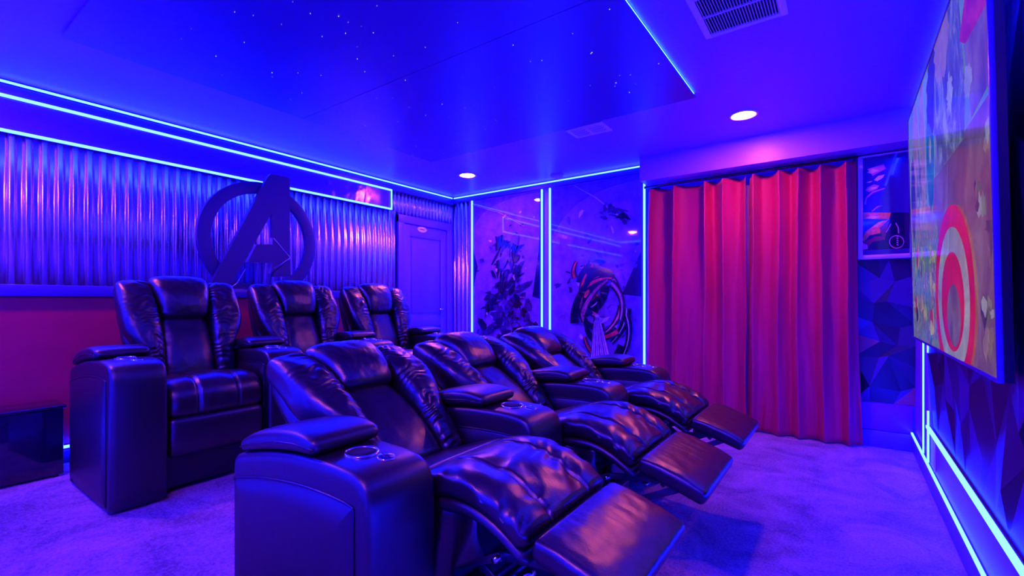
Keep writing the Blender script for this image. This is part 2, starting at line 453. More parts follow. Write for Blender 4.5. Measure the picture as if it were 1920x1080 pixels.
# emblem: ring and slanting A with an arrow shaped bar
EX = -3.93
def epx(zx, zy):   # a point read off the photo on the emblem's plane
    v = atX(330 + zx / 2.842, 280 + zy / 2.842, EX); return (v.y, v.z)
emb = thing('wall_emblem', 'big dark blue ringed letter A emblem standing on the ledge', 'emblem', (EX, 1.95, 1.195))
def toloc(poly): return [(p[0] - 1.95, max(.002, p[1] - 1.195)) for p in poly]
emap = lambda u, v, t: (t, u, v)
cy, cz, R1, R0 = 1.925, 1.600, .475, .378
b = MB()
arc = []
a0, a1 = math.radians(-70), math.radians(222)
for k in range(61):
    a = a0 + (a1 - a0) * k / 60; arc.append((a))
vs = []; fs = []
for a in arc:
    for (r, t) in ((R1, 0), (R0, 0), (R0, .035), (R1, .035)):
        vs.append((t, cy - 1.95 + r * math.cos(a), max(.002, cz - 1.195 + r * math.sin(a))))
for i in range(60):
    a = i * 4; c = a + 4
    for k in range(4): fs.append((a + k, a + (k + 1) % 4, c + (k + 1) % 4, c + k))
fs += [(0, 1, 2, 3), (240, 243, 242, 241)]
b.add(vs, fs, M['emblem'])
b.build('ring', emb, bevel=.003)
b = MB()
left = toloc([epx(462, 158), epx(480, 138), epx(560, 152), epx(583, 160), epx(487, 345), epx(255, 800), epx(150, 775)])
b.prism(left, emap, .036, .075, M['emblem'], M['emblem'])
right = toloc([epx(487, 345), epx(583, 160), epx(583, 560), epx(583, 572), epx(490, 475)])
b.prism(right, emap, .036, .075, M['emblem'], M['emblem'])
bar = toloc([epx(405, 510), epx(490, 510), epx(490, 472), epx(584, 580), epx(480, 662), epx(490, 606), epx(357, 602)])
b.prism(bar, emap, .036, .0745, M['emblem'], M['emblem_edge'])
foot = toloc([epx(500, 655), epx(584, 592), epx(584, 680), epx(490, 680)])
b.prism(foot, emap, .036, .075, M['emblem'], M['emblem'])
b.build('letter', emb)
def seam(pts, r=.004):
    b = MB(); b.tube([(.0765, y, z) for y, z in toloc(pts)], r, M['emblem_edge'], 6); b.build('lit_edge', emb)  # lit lines along the emblem's edges, put in as pale tubes
seam([epx(495, 477), epx(584, 580), epx(495, 640)]); seam([epx(258, 797), epx(300, 715), epx(345, 640)], .003)
# stand behind it, reaching down to the ledge
b = MB(); b.box((-.05, -.25, 0), (.0, .25, .05), M['emblem']); b.build('stand', emb)

# ================================================================== POSTERS (abstract prints under gloss)
P = {}
P['field'] = mat('print_violet', (.10, .035, .26), .035, var=.5, vscale=5, coat=.8, spec=.6)
P['field2'] = mat('print_pale_violet', (.20, .075, .36), .035, var=.4, vscale=6, coat=.8, spec=.6)
P['dark'] = mat('print_dark', (.006, .003, .03), .035, var=.5, vscale=9, coat=.8, spec=.6)
P['mid'] = mat('print_slate', (.03, .014, .11), .035, var=.7, vscale=24, coat=.8, spec=.6)
P['pale'] = mat('print_pale', (.55, .34, .62), .035, var=.4, vscale=20, coat=.8, spec=.6)
P['red'] = mat('print_red', (.75, .03, .06), .035, var=.5, vscale=16, coat=.8, spec=.6)
P['rust'] = mat('print_rust', (.38, .07, .16), .035, var=.5, vscale=18, coat=.8, spec=.6)

def poster(px0, px1, ztop, zbot, label, draw):
    a = atY(px0, 500, YF); c = atY(px1, 500, YF)
    x0, x1 = a.x, c.x; o = thing('poster', label, 'poster', ((x0 + x1) / 2, YF, (ztop + zbot) / 2))
    W, Hh = (x1 - x0) / 2, (ztop - zbot) / 2
    bb = MB(); bb.box((-W, -.012, -Hh), (W, 0, Hh), M['black']); bb.build('backing', o)
    pr = MB(); pr.quad([(-W, -.0125, -Hh), (W, -.0125, -Hh), (W, -.0125, Hh), (-W, -.0125, Hh)], P['field'])
    lay = [0]
    def poly(pts, m):            # pts: photo pixels on the wall plane
        lay[0] += 1; q = []
        for (x, y) in pts:
            v = atY(x, y, YF - .0125); q.append((min(W, max(-W, v.x - o.location.x)), -.0125 - lay[0] * .00012, min(Hh, max(-Hh, v.z - o.location.z))))
        pr.quad(q, P[m])
    def blob(cx, cy, rx, ry, ang, m, jag=.2, n=22, seed=0):
        r_ = random.Random(seed); pts = []
        for k in range(n):
            t = 2 * PI * k / n; s = 1 + r_.uniform(-jag, jag)
            x, y = rx * math.cos(t) * s, ry * math.sin(t) * s
            pts.append((cx + x * math.cos(ang) - y * math.sin(ang), cy + x * math.sin(ang) + y * math.cos(ang)))
        poly(pts, m)
    def stroke(pts, w0, w1, m):
        L = []; Rr = []
        for i, (x, y) in enumerate(pts):
            ax, ay = pts[max(0, i-1)]; bx, by = pts[min(len(pts)-1, i+1)]
            dx, dy = bx-ax, by-ay; l = math.hypot(dx, dy) or 1; ww = w0 + (w1-w0)*i/(len(pts)-1)
            L.append((x - dy/l*ww, y + dx/l*ww)); Rr.append((x + dy/l*ww, y - dx/l*ww))
        poly(L + Rr[::-1], m)
    draw(poly, blob, stroke)
    pr.build('print', o)
    return o
def curve(p0, p1, p2, n=10):
    return [((1-t)**2*p0[0]+2*t*(1-t)*p1[0]+t*t*p2[0], (1-t)**2*p0[1]+2*t*(1-t)*p1[1]+t*t*p2[1]) for t in [k/n for k in range(n+1)]]
def draw1(poly, blob, stroke):
    arcp = [(888, 425)] + curve((905, 400), (945, 368), (1018, 360), 14) + [(1018, 700), (888, 700)]
    poly(arcp, 'field2')
    poly([(1010, 470), (1018, 440), (1018, 560), (998, 556)], 'dark'); poly([(888, 470), (896, 500), (888, 540)], 'dark')
    r_ = random.Random(21)
    for k in range(150):                                   # heap of dark splinters with paler chips
        t = r_.random() ** .8; y = 455 + 200 * t; x = 952 + r_.uniform(-1, 1) * (16 + 44 * t)
        l = r_.uniform(6, 26) * (1 - .4 * t if k % 3 else .6); wd = r_.uniform(2, 8); an = r_.gauss(-1.2, .6)
        blob(x, y, l, wd, an, r_.choice(['dark', 'dark', 'dark', 'mid', 'mid', 'dark', 'field'] if k % 7 else ['pale', 'rust', 'field2']) if k % 7 else r_.choice(['pale', 'rust', 'field2']), .35, 7, k) if k % 7 else blob(x, y, l * .5, 1.3, an, r_.choice(['pale', 'rust', 'field2']), .35, 6, k)
    for k in range(30):
        x = r_.uniform(893, 1008); y = r_.uniform(385, 640); blob(x, y, r_.uniform(1, 5), r_.uniform(1, 3), r_.random() * 3, r_.choice(['mid', 'dark', 'pale']), .4, 7, k)
    stroke([(888, 385), (940, 400), (985, 425)], .4, .6, 'pale')
def draw2(poly, blob, stroke):
    arcp = curve((1060, 405), (1100, 355), (1204, 336), 14) + [(1204, 700), (1036, 700), (1036, 440)]
    poly(arcp, 'field2')
    poly([(1166, 552), (1204, 470), (1204, 556)], 'dark')
    r_ = random.Random(5)
    for k in range(60):
        x = r_.uniform(1042, 1198); y = r_.uniform(400, 690); blob(x, y, r_.uniform(2, 8), r_.uniform(1, 5), r_.random() * 3, r_.choice(['mid', 'field', 'field', 'pale', 'field']), .5, 8, k)
    # a whirl of dark and red ribbons
    for k in range(34):
        a = k * 2.4 + r_.uniform(-.7, .7); rad = 12 + 62 * (k / 34) ** .8; cx0, cy0 = 1100 + k * 1.2 + r_.uniform(-14, 14), 500 + k * 3.6 + r_.uniform(-16, 16)
        p0 = (cx0 + .75 * rad * math.cos(a), cy0 + 1.0 * rad * math.sin(a)); p1 = (cx0 + .95 * rad * math.cos(a + .6), cy0 + 1.15 * rad * math.sin(a + .6)); p2 = (cx0 + .7 * rad * math.cos(a + 1.2), cy0 + 1.3 * rad * math.sin(a + 1.2))
        wd = r_.uniform(5, 12); stroke(curve(p0, p1, p2, 10), wd, wd * .5, 'dark')
        if k % 2 == 0: stroke(curve(p0, p1, p2, 8), wd * .5, wd * .2, 'red' if k % 4 == 0 else 'rust')
        if k % 5 == 1: stroke(curve(p0, p1, p2, 8), 1.2, .5, 'pale')
    poly([(1118, 590), (1124, 590), (1132, 620), (1146, 675), (1150, 700), (1102, 700), (1110, 650), (1114, 610)], 'pale')
    for k in range(8): stroke([(1117 + k, 595), (1112 + k * 3, 640), (1104 + k * 6, 698)], .4, .9, 'field2' if k % 2 else 'mid')
    stroke([(1076, 338), (1120, 372), (1160, 405)], .6, 1.6, 'pale')
    for k in range(12): blob(1150 + r_.uniform(-25, 25), 405 + r_.uniform(-14, 20), r_.uniform(4, 14), r_.uniform(2, 6), r_.random() * 3, r_.choice(['dark', 'mid', 'mid']), .4, 9, k + 40)
poster(889, 1013, 2.355, .30, 'left glossy poster, violet with a heap of dark splinters', draw1)
poster(1035, 1203, 2.350, .30, 'right glossy poster, violet with red and dark ribbons and pale fan', draw2)

# ================================================================== CURTAINS
rod = MB(); rod.cyl((-1.56, 4.36, 2.185), (.075, 4.36, 2.185), .012, M['black'], 12)
for x in (-1.5, .055): rod.box((x - .01, 4.36, 2.178), (x + .01, YF, 2.192), M['black'])
tag(rod.build('curtain_rod'), 'black curtain rod under the soffit', 'curtain rod')
def curtain(x0, x1, b0, b1, folds, seed, label, side):
    r_ = random.Random(seed); nx, nz = 170, 60; zb, zt = .012, 2.165
    # irregular fold phase
    ph = [0]; 
    for i in range(nx): ph.append(ph[-1] + (1 + 1.1 * noise.noise(Vector((i * .05, seed * 3.1, 0)))) )
    ph = [p / ph[-1] * folds * 2 * PI for p in ph]
    vs = []; fs = []
    for j in range(nz + 1):
        t = j / nz; z = zt + (zb - zt) * t
        for i in range(nx + 1):
            s = i / nx
            a0 = x0 + (b0 - x0) * t ** 2.2; a1 = x1 + (b1 - x1) * t ** 2.2
            x = a0 + (a1 - a0) * s
            amp = (.082 + .016 * noise.noise(Vector((s * 4, seed, 5)))) * (1 - .45 * t) 
            y = math.sin(ph[i] + .55 * noise.noise(Vector((s * 5, t * 1.6, seed))) * 2)
            y = (1.6 * abs(math.cos((math.asin(max(-1, min(1, y)))) / 2 + PI / 4)) ** .6 - .8) * amp
            y += .020 * noise.noise(Vector((s * 9, t * 2.2, seed * 7))) * (.3 + t) + .012 * noise.noise(Vector((s * 22, t * 5, seed))) * t
            x += .012 * noise.noise(Vector((s * 6, t * 3, seed * 2))) * t
            zz = z - .022 * (math.cos(ph[i]) * .5 + .5) * (1 - t) * (1 if t < .06 else 0)
            vs.append((x, 4.362 + y, zz))
    for j in range(nz):
        for i in range(nx):
            a = j * (nx + 1) + i; fs.append((a, a + 1, a + nx + 2, a + nx + 1))
    bb = MB(); bb.add(vs, fs, M['curtain'], True); o = bb.build('curtain')
    md = o.modifiers.new('thick', 'SOLIDIFY'); md.thickness = .003
    return tag(o, label, 'curtain', 'pair of red floor length curtains')
def cx_(px): return atY(px, 500, 4.36).x
curtain(cx_(1214), cx_(1399), cx_(1207), cx_(1400), 4.2, 3, 'left red curtain of the pair, beside the right poster', -1)
curtain(cx_(1404), cx_(1606), cx_(1403), cx_(1618), 4.6, 8, 'right red curtain of the pair, beside the framed picture', 1)

# ================================================================== FACETED PANELS
def facet_panel(name, label, org, ax_u, ax_v, ax_n, W, Hh, nu, nv, depth, seed, weights, su=1.0):
    r_ = random.Random(seed); o = thing(name, label, 'wall panel', org)
    pts = {}
    for i in range(nu + 1):
        for j in range(nv + 1):
            ed_u = i in (0, nu); ed_v = j in (0, nv)
            u = W * i / nu + (0 if ed_u else r_.uniform(-.38, .38) * W / nu); v = Hh * j / nv + (0 if ed_v else r_.uniform(-.38, .38) * Hh / nv)
            pts[i, j] = (u, v, r_.uniform(.002, depth) if j else .003)
    bb = MB(); U, V, N = Vector(ax_u), Vector(ax_v), Vector(ax_n)
    def P3(k, lift=True): u, v, d = pts[k]; return U * u + V * v + N * d
    for i in range(nu):
        for j in range(nv):
            a, c, e, g = (i, j), (i+1, j), (i+1, j+1), (i, j+1)
            tris = [(a, c, e), (a, e, g)] if r_.random() < .5 else [(a, c, g), (c, e, g)]
            for t in tris:
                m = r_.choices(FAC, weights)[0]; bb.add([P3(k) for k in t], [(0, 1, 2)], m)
    # edges back to the wall
    ring = [(i, 0) for i in range(nu)] + [(nu, j) for j in range(nv)] + [(i, nv) for i in range(nu, 0, -1)] + [(0, j) for j in range(nv, 0, -1)]
    for k in range(len(ring)):
        p, q = ring[k], ring[(k + 1) % len(ring)]
        pu, pv, pd = pts[p]; qu, qv, qd = pts[q]
        bb.add([U*pu+V*pv, U*qu+V*qv, U*qu+V*qv+N*qd, U*pu+V*pv+N*pd], [(0, 1, 2, 3)], FAC[0])
    bb.build('facets', o); return o
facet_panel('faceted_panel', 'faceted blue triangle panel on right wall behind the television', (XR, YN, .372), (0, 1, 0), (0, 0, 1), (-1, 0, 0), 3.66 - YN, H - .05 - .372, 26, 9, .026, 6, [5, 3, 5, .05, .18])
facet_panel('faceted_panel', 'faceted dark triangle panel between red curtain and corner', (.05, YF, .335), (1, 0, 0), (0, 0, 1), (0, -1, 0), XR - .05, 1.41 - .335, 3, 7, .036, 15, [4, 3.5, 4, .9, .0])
q = atY(1211, 500, YF)
facet_panel('faceted_panel', 'narrow faceted sliver between upright light strip and curtain', (q.x, YF, .15), (1, 0, 0), (0, 0, 1), (0, -1, 0), .14, 2.05, 1, 14, .012, 2, [4, 4, 2, 0, 0])

# glossy low panels
b = MB(); b.box((XR - .012, YN, .15), (XR - .002, 3.66, .354), M['panel']); tag(b.build('low_gloss_panel', bevel=.002), 'long low violet gloss panel between the two strips of right wall', 'wall panel')
b = MB(); b.box((-.05, YF - .022, .13), (XR - .014, YF - .001, .33), M['panel']); tag(b.build('low_gloss_panel', bevel=.002), 'short low violet gloss panel below the faceted corner panel', 'wall panel')
# upright clear channel guide
b = MB(); q = atX(1750, 800, XR - .02)
b.box((XR - .018, q.y - .004, .16), (XR - .010, q.y + .004, .352), M['white_trim']); tag(b.build('cable_channel', bevel=.001), 'thin upright cable channel beside the short light strip', 'cable channel')

# framed picture with two panels of glossy strokes
xa = atY(1607, 400, YF).x; za, zb = 2.20, 1.42
o = thing('framed_picture', 'framed glossy picture in two fields between curtain and television', 'picture', ((xa + XR) / 2, YF, (za + zb) / 2))
W = (XR - .008 - xa) / 2; Hh = (za - zb) / 2; e = .030
b = MB(); b.box((-W, -.060, -Hh), (-W + e, -.030, Hh), M['white_trim']); b.box((W - e, -.060, -Hh), (W, -.030, Hh), M['white_trim'])
b.box((-W + e, -.060, -Hh), (W - e, -.030, -Hh + e), M['white_trim']); b.box((-W + e, -.060, Hh - .008), (W - e, -.030, Hh), M['white_trim']); b.build('frame', o, bevel=.003)
b = MB(); b.box((-W + .01, -.030, -Hh + .01), (W - .01, 0, Hh - .008), M['black']); b.build('backing', o)
G = {'blue': mat('art_blue', (.035, .015, .22), .10, coat=.8), 'navy': mat('art_navy', (.008, .003, .05), .1, coat=.8), 'orange': mat('art_orange', (.85, .22, .03), .12, coat=.8, var=.4, vscale=30),
     'cream': mat('art_cream', (.95, .72, .45), .12, coat=.8), 'pink': mat('art_pink', (.65, .18, .40), .12, coat=.8), 'cyan': mat('art_cyan', (.10, .42, .85), .12, coat=.8), 'maroon': mat('art_maroon', (.20, .01, .05), .1, coat=.8)}
b = MB(); lay = 0
def art(pts, m):
    global lay; lay += 1; q = []
    for zx, zy in pts:
        v = atY(1600 + zx / 4.908, 280 + zy / 4.908, YF - .045)
        q.append((min(W - e, max(-W + e, v.x - o.location.x)), -.0305 - lay * .0002, min(Hh - .009, max(-Hh + e, v.z - o.location.z))))
    b.quad(q, G[m])
art([(60, 20), (700, -80), (700, 480), (60, 500)], 'blue'); art([(60, 500), (700, 480), (700, 560), (60, 580)], 'blue'); art([(60, 580), (700, 560), (700, 1000), (60, 980)], 'navy')
art([(130, 180), (280, 130), (300, 175), (180, 240)], 'pink'); art([(125, 210), (180, 175), (240, 190), (170, 222)], 'cream'); art([(190, 280), (230, 240), (290, 228), (270, 260), (220, 290)], 'cream')
art([(120, 305), (150, 290), (180, 288), (150, 305)], 'cream'); art([(110, 375), (130, 345), (190, 320), (240, 330), (220, 360), (150, 390)], 'pink'); art([(120, 370), (160, 345), (230, 345), (160, 372)], 'cream')
art([(385, 30), (410, 30), (305, 335), (285, 330)], 'cyan'); art([(100, 500), (115, 440), (175, 385), (290, 350), (295, 360), (185, 398), (125, 450), (118, 505)], 'pink')
art([(165, 570), (220, 520), (275, 515), (230, 530), (180, 570)], 'pink'); art([(75, 580), (350, 580), (330, 640), (200, 640), (75, 640)], 'orange'); art([(110, 630), (180, 610), (240, 618), (180, 638)], 'cream')
art([(75, 830), (110, 760), (200, 690), (330, 640), (250, 720), (250, 770), (150, 790), (100, 850)], 'orange'); art([(170, 720), (230, 670), (290, 650), (220, 710)], 'cream')
art([(80, 940), (110, 850), (200, 800), (270, 800), (240, 720), (330, 660), (300, 780), (290, 830), (180, 850), (130, 900)], 'maroon'); art([(80, 860), (130, 880), (135, 915), (90, 925)], 'pink')
art([(300, 760), (345, 680), (352, 684), (308, 762)], 'pink'); art([(395, 672), (420, 720), (424, 770), (412, 770), (410, 722), (388, 680)], 'pink')
ringo = [(400 + 70 * math.cos(t * PI / 12), 850 + 62 * math.sin(t * PI / 12)) for t in range(24)]; ringi = [(400 + 62 * math.cos(t * PI / 12), 850 + 54 * math.sin(t * PI / 12)) for t in range(24)]
art(ringo, 'pink'); art(ringi, 'navy')
for k in range(5): art([(398, 790 + k * 20), (414, 794 + k * 20), (416, 806 + k * 20), (400, 802 + k * 20)], 'pink')
art([(60, 930), (700, 900), (700, 1010), (60, 1010)], 'blue')
b.build('picture_print', o)

# ================================================================== TELEVISION
tv = thing('television', 'large flat television on the right wall showing a colourful picture', 'television', (.3325, 2.74, .88))
T0 = Vector((.3325, 2.74, .88)); HW = .965; HH = 1.32; TILT = .026
tv.rotation_euler = (0, -math.atan2(TILT, HH), 0)
def tvm(u, v, n): return (n, u, v)
b = MB(); e = .011
b.box((-.0, -HW, 0), (.013, -HW + e, HH), M['blue_trim']); b.box((0, HW - e, 0), (.013, HW, HH), M['blue_trim'])
b.box((0, -HW + e, 0), (.013, HW - e, e), M['blue_trim']); b.box((0, -HW + e, HH - e), (.013, HW - e, HH), M['blue_trim'])
b.box((.004, -HW + e, e), (.013, HW - e, HH - e), M['black']); 
tvf = b.build('frame', tv, bevel=.001)
b = MB(); b.box((.013, -HW + .002, .002), (.033, HW - .002, HH - .002), M['black']); b.box((.033, -.3, .4), (.060, .3, .9), M['black']); b.build('back_cover', tv)

def screen_mat(name, stops, scale=4, stretch=(1, 1, 1), dist=1.0, st=.52):
    m, nt, bs = nodes(name); n = noise_node(nt, scale, 5, .65, stretch, dist); r = ramp(nt, n.outputs['Fac'], stops)
    bs.inputs['Base Color'].default_value = (.01, .01, .012, 1); bs.inputs['Roughness'].default_value = .12; bs.inputs['Specular IOR Level'].default_value = .25
    nt.links.new(r.outputs[0], bs.inputs['Emission Color']); bs.inputs['Emission Strength'].default_value = st
    return m
S = {'sky': screen_mat('screen_sky', [(.35, (.10, .22, .30)), (.65, (.25, .42, .50))], 3),
     'haze': screen_mat('screen_haze', [(.3, (.06, .05, .10)), (.5, (.18, .10, .17)), (.7, (.26, .20, .24))], 5, (1, 1, .6)),
     'dark': screen_mat('screen_dark', [(.3, (.01, .015, .05)), (.7, (.06, .06, .14))], 8),
     'tan': screen_mat('screen_tan', [(.3, (.22, .12, .14)), (.7, (.45, .30, .28))], 9),
     'steel': screen_mat('screen_steel', [(.3, (.03, .04, .10)), (.5, (.10, .12, .22)), (.72, (.45, .50, .60))], 9, (1, 1, .5)),
     'crimson': screen_mat('screen_crimson', [(.3, (.25, .01, .05)), (.7, (.65, .04, .12))], 6),
     'red': screen_mat('screen_red', [(.3, (.50, .004, .008)), (.7, (.90, .03, .02))], 3),
     'silver': screen_mat('screen_silver', [(.3, (.20, .20, .27)), (.7, (.50, .52, .56))], 5),
     'navy': screen_mat('screen_navy', [(.3, (.05, .06, .25)), (.7, (.13, .13, .40))], 4),
     'teal': screen_mat('screen_teal', [(.3, (.00, .06, .15)), (.7, (.02, .28, .36))], 7),
     'crowd': screen_mat('screen_confetti', [(.30, (.01, .05, .22)), (.42, (.02, .22, .26)), (.49, (.35, .34, .12)), (.54, (.04, .10, .30)), (.60, (.5, .05, .10)), (.66, (.45, .60, .60)), (.74, (.03, .08, .25))], 10, (1, 2.2, .5), 1.5),
     'gold': screen_mat('screen_gold', [(.3, (.25, .2, .03)), (.7, (.75, .6, .2))], 9)}
sc_ = MB(); lay = 0
def scr(pts, m):   # pts in screen fractions: s 0 = far end, 1 = near end; h 0 = bottom, 1 = top
    global lay; lay += 1
    sc_.quad([(-.0006 * 0 + .0035 - lay * .00008, (HW - e) * (1 - 2 * min(1, max(0, s))), e + (HH - 2 * e) * min(1, max(0, h))) for s, h in pts], S[m])
def ell(cs, ch, rs, rh, m, n=36, jag=0, seed=0, a0=0, a1=2*PI):
    r_ = random.Random(seed)
    scr([(cs + rs * math.cos(a0 + (a1-a0) * k / n) * (1 + r_.uniform(-jag, jag)), ch + rh * math.sin(a0 + (a1-a0) * k / n) * (1 + r_.uniform(-jag, jag))) for k in range(n)], m)
scr([(0, 0), (1, 0), (1, 1), (0, 1)], 'sky')
scr([(.45, .58), (1, .60), (1, 0), (.45, 0)], 'haze')
scr([(0, 0), (.50, 0), (.55, .2), (.50, .45), (.30, .55), (.1, .62), (0, .60)], 'crowd')
# loose abstract uprights and drapes
ell(.16, .80, .07, .22, 'tan', jag=.12, seed=1); ell(.08, .62, .05, .18, 'dark', jag=.12, seed=2); ell(.30, .76, .05, .28, 'tan', jag=.1, seed=3); ell(.22, .6, .05, .16, 'steel', jag=.2, seed=4)
ell(.43, .68, .06, .20, 'teal', jag=.06, seed=5); ell(.43, .70, .02, .05, 'silver', jag=.3, seed=5); ell(.50, .88, .10, .14, 'dark', jag=.15, seed=6)
scr([(.55, 1), (.80, 1), (.84, .70), (.82, .58), (.50, .58), (.50, .80)], 'steel'); ell(.62, .96, .09, .12, 'tan', jag=.15, seed=8)
scr([(.80, .84), (.90, .97), (1, 1), (1, .78), (.85, .80)], 'crimson'); scr([(.84, .80), (1, .79), (1, .62), (.88, .60)], 'haze')
ell(.70, .76, .03, .05, 'silver', jag=.3, seed=9); ell(.86, .70, .03, .04, 'silver', jag=.3, seed=10)
for k in range(26):
    r_ = random.Random(k + 70); ell(r_.uniform(.02, .48), r_.uniform(.05, .6), r_.uniform(.006, .03), r_.uniform(.01, .05), r_.choice(['gold', 'teal', 'crimson', 'silver', 'tan', 'dark', 'crowd']), 10, .4, k)
# plain disc of concentric bands
ell(.675, .17, .205, .27, 'red'); ell(.675, .165, .165, .212, 'silver'); ell(.675, .16, .12, .145, 'red'); ell(.69, .12, .07, .09, 'haze')
for k in range(14):
    r_ = random.Random(k + 170); ell(r_.uniform(.9, 1.0), r_.uniform(.03, .55), r_.uniform(.006, .02), r_.uniform(.01, .04), r_.choice(['haze', 'tan', 'silver', 'dark']), 9, .5, k)
sc_.build('screen', tv)

# ================================================================== BLACK BOX AT LEFT
o = thing('subwoofer', 'low glossy black cabinet at left edge beside the back row', 'speaker', (-3.64, .36, RISE))
b = MB(); b.box((-.12, -.30, .012), (.12, .30, .375), M['black_gloss']); b.build('cabinet', o, bevel=.006)
b = MB(); b.box((-.125, -.305, .375), (.128, .312, .392), M['black_gloss']); b.build('top', o, bevel=.005)
b = MB(); b.box((.12, -.28, .03), (.124, .02, .36), M['black']); b.build('grille', o, bevel=.002)
for sx in (-.1, .1):
    for sy in (-.27, .27):
        b = MB(); b.cyl((sx, sy, 0), (sx, sy, .013), .014, M['black'], 12); b.build('foot', o)

# ================================================================== RECLINERS
def catmull(pts, n):
    out = []; P_ = [pts[0]] + list(pts) + [pts[-1]]; seg = len(pts) - 1
    for i in range(n + 1):
        t = i / n * seg; k = min(int(t), seg - 1); f = t - k
        p0, p1, p2, p3 = P_[k], P_[k+1], P_[k+2], P_[k+3]; o_ = []
        for a, b_, c, d_ in zip(p0, p1, p2, p3):
            o_.append(.5 * ((2*b_) + (-a + c) * f + (2*a - 5*b_ + 4*c - d_) * f*f + (-a + 3*b_ - 3*c + d_) * f**3))
        out.append(tuple(o_))
    return out
def loft(path, y0, y1, m, exp=3.2, endr=.045, N=56, Mr=44, wr=None, groove=None, skew=0):
    """a stuffed cushion: path = (x, z, half_thickness, half_width, y_centre) along the middle of the cushion"""
    pts = catmull(path, N); L = [0]
    for i in range(1, len(pts)): L.append(L[-1] + math.hypot(pts[i][0] - pts[i-1][0], pts[i][1] - pts[i-1][1]))
    tot = L[-1]
    # resample denser at the ends
    ts = []
    for i in range(N + 1):
        a = i / N; ts.append(tot * (.5 - .5 * math.cos(PI * a)) * .5 + tot * a * .5)
    def at(d):
        for i in range(1, len(L)):
            if L[i] >= d - 1e-9:
                f = (d - L[i-1]) / max(1e-9, L[i] - L[i-1]); return [pts[i-1][k] * (1-f) + pts[i][k] * f for k in range(5)]
        return list(pts[-1])
    vs = []; fs = []
    pm = pts[len(pts) // 2]; dense = []
    for j in range(720):
        th = 2 * PI * j / 720; c_, s_ = math.cos(th), math.sin(th)
        dense.append((math.copysign(abs(c_) ** (2 / exp), c_), math.copysign(abs(s_) ** (2 / exp), s_)))
    dl = [0]
    for j in range(720):
        p_, q_ = dense[j], dense[(j + 1) % 720]; dl.append(dl[-1] + math.hypot((p_[0] - q_[0]) * pm[3], (p_[1] - q_[1]) * pm[2]))
    cross = []; k_ = 0
    for j in range(Mr):
        tgt = dl[-1] * j / Mr
        while dl[k_ + 1] < tgt: k_ += 1
        f = (tgt - dl[k_]) / max(1e-9, dl[k_ + 1] - dl[k_]); p_, q_ = dense[k_], dense[(k_ + 1) % 720]
        cross.append((p_[0] * (1 - f) + q_[0] * f, p_[1] * (1 - f) + q_[1] * f))
    for d in ts:
        p = at(d); a = at(max(0, d - .01)); c = at(min(tot, d + .01))
        tx, tz = c[0] - a[0], c[1] - a[1]; l = math.hypot(tx, tz) or 1; tx /= l; tz /= l
        nx, nz = -tz, tx
        e_ = min(d, tot - d) / endr; k = 1.0
        if e_ < 1: k = max(.02, (1 - (1 - e_) ** 2.6)) ** .5
        kw = 1 - (1 - k) * min(1, p[2] / p[3] * 1.2)
        for yy, nn in cross:
            y = p[4] + yy * p[3] * kw; off = nn * p[2] * k
            if wr and k > .3: off += wr(d / tot, yy, nn) * min(1, e_)
            vs.append((p[0] + nx * off, y, p[1] + nz * off))
    for i in range(N):
        for j in range(Mr): fs.append((i*Mr+j, i*Mr+(j+1) % Mr, (i+1)*Mr+(j+1) % Mr, (i+1)*Mr+j))
    fs.append(tuple(range(Mr))[::-1]); fs.append(tuple(N*Mr+j for j in range(Mr)))
    bb = MB(); bb.add(vs, fs, m, True); return bb

def nz_(a, b_, c=0): return noise.noise(Vector((a, b_, c)))

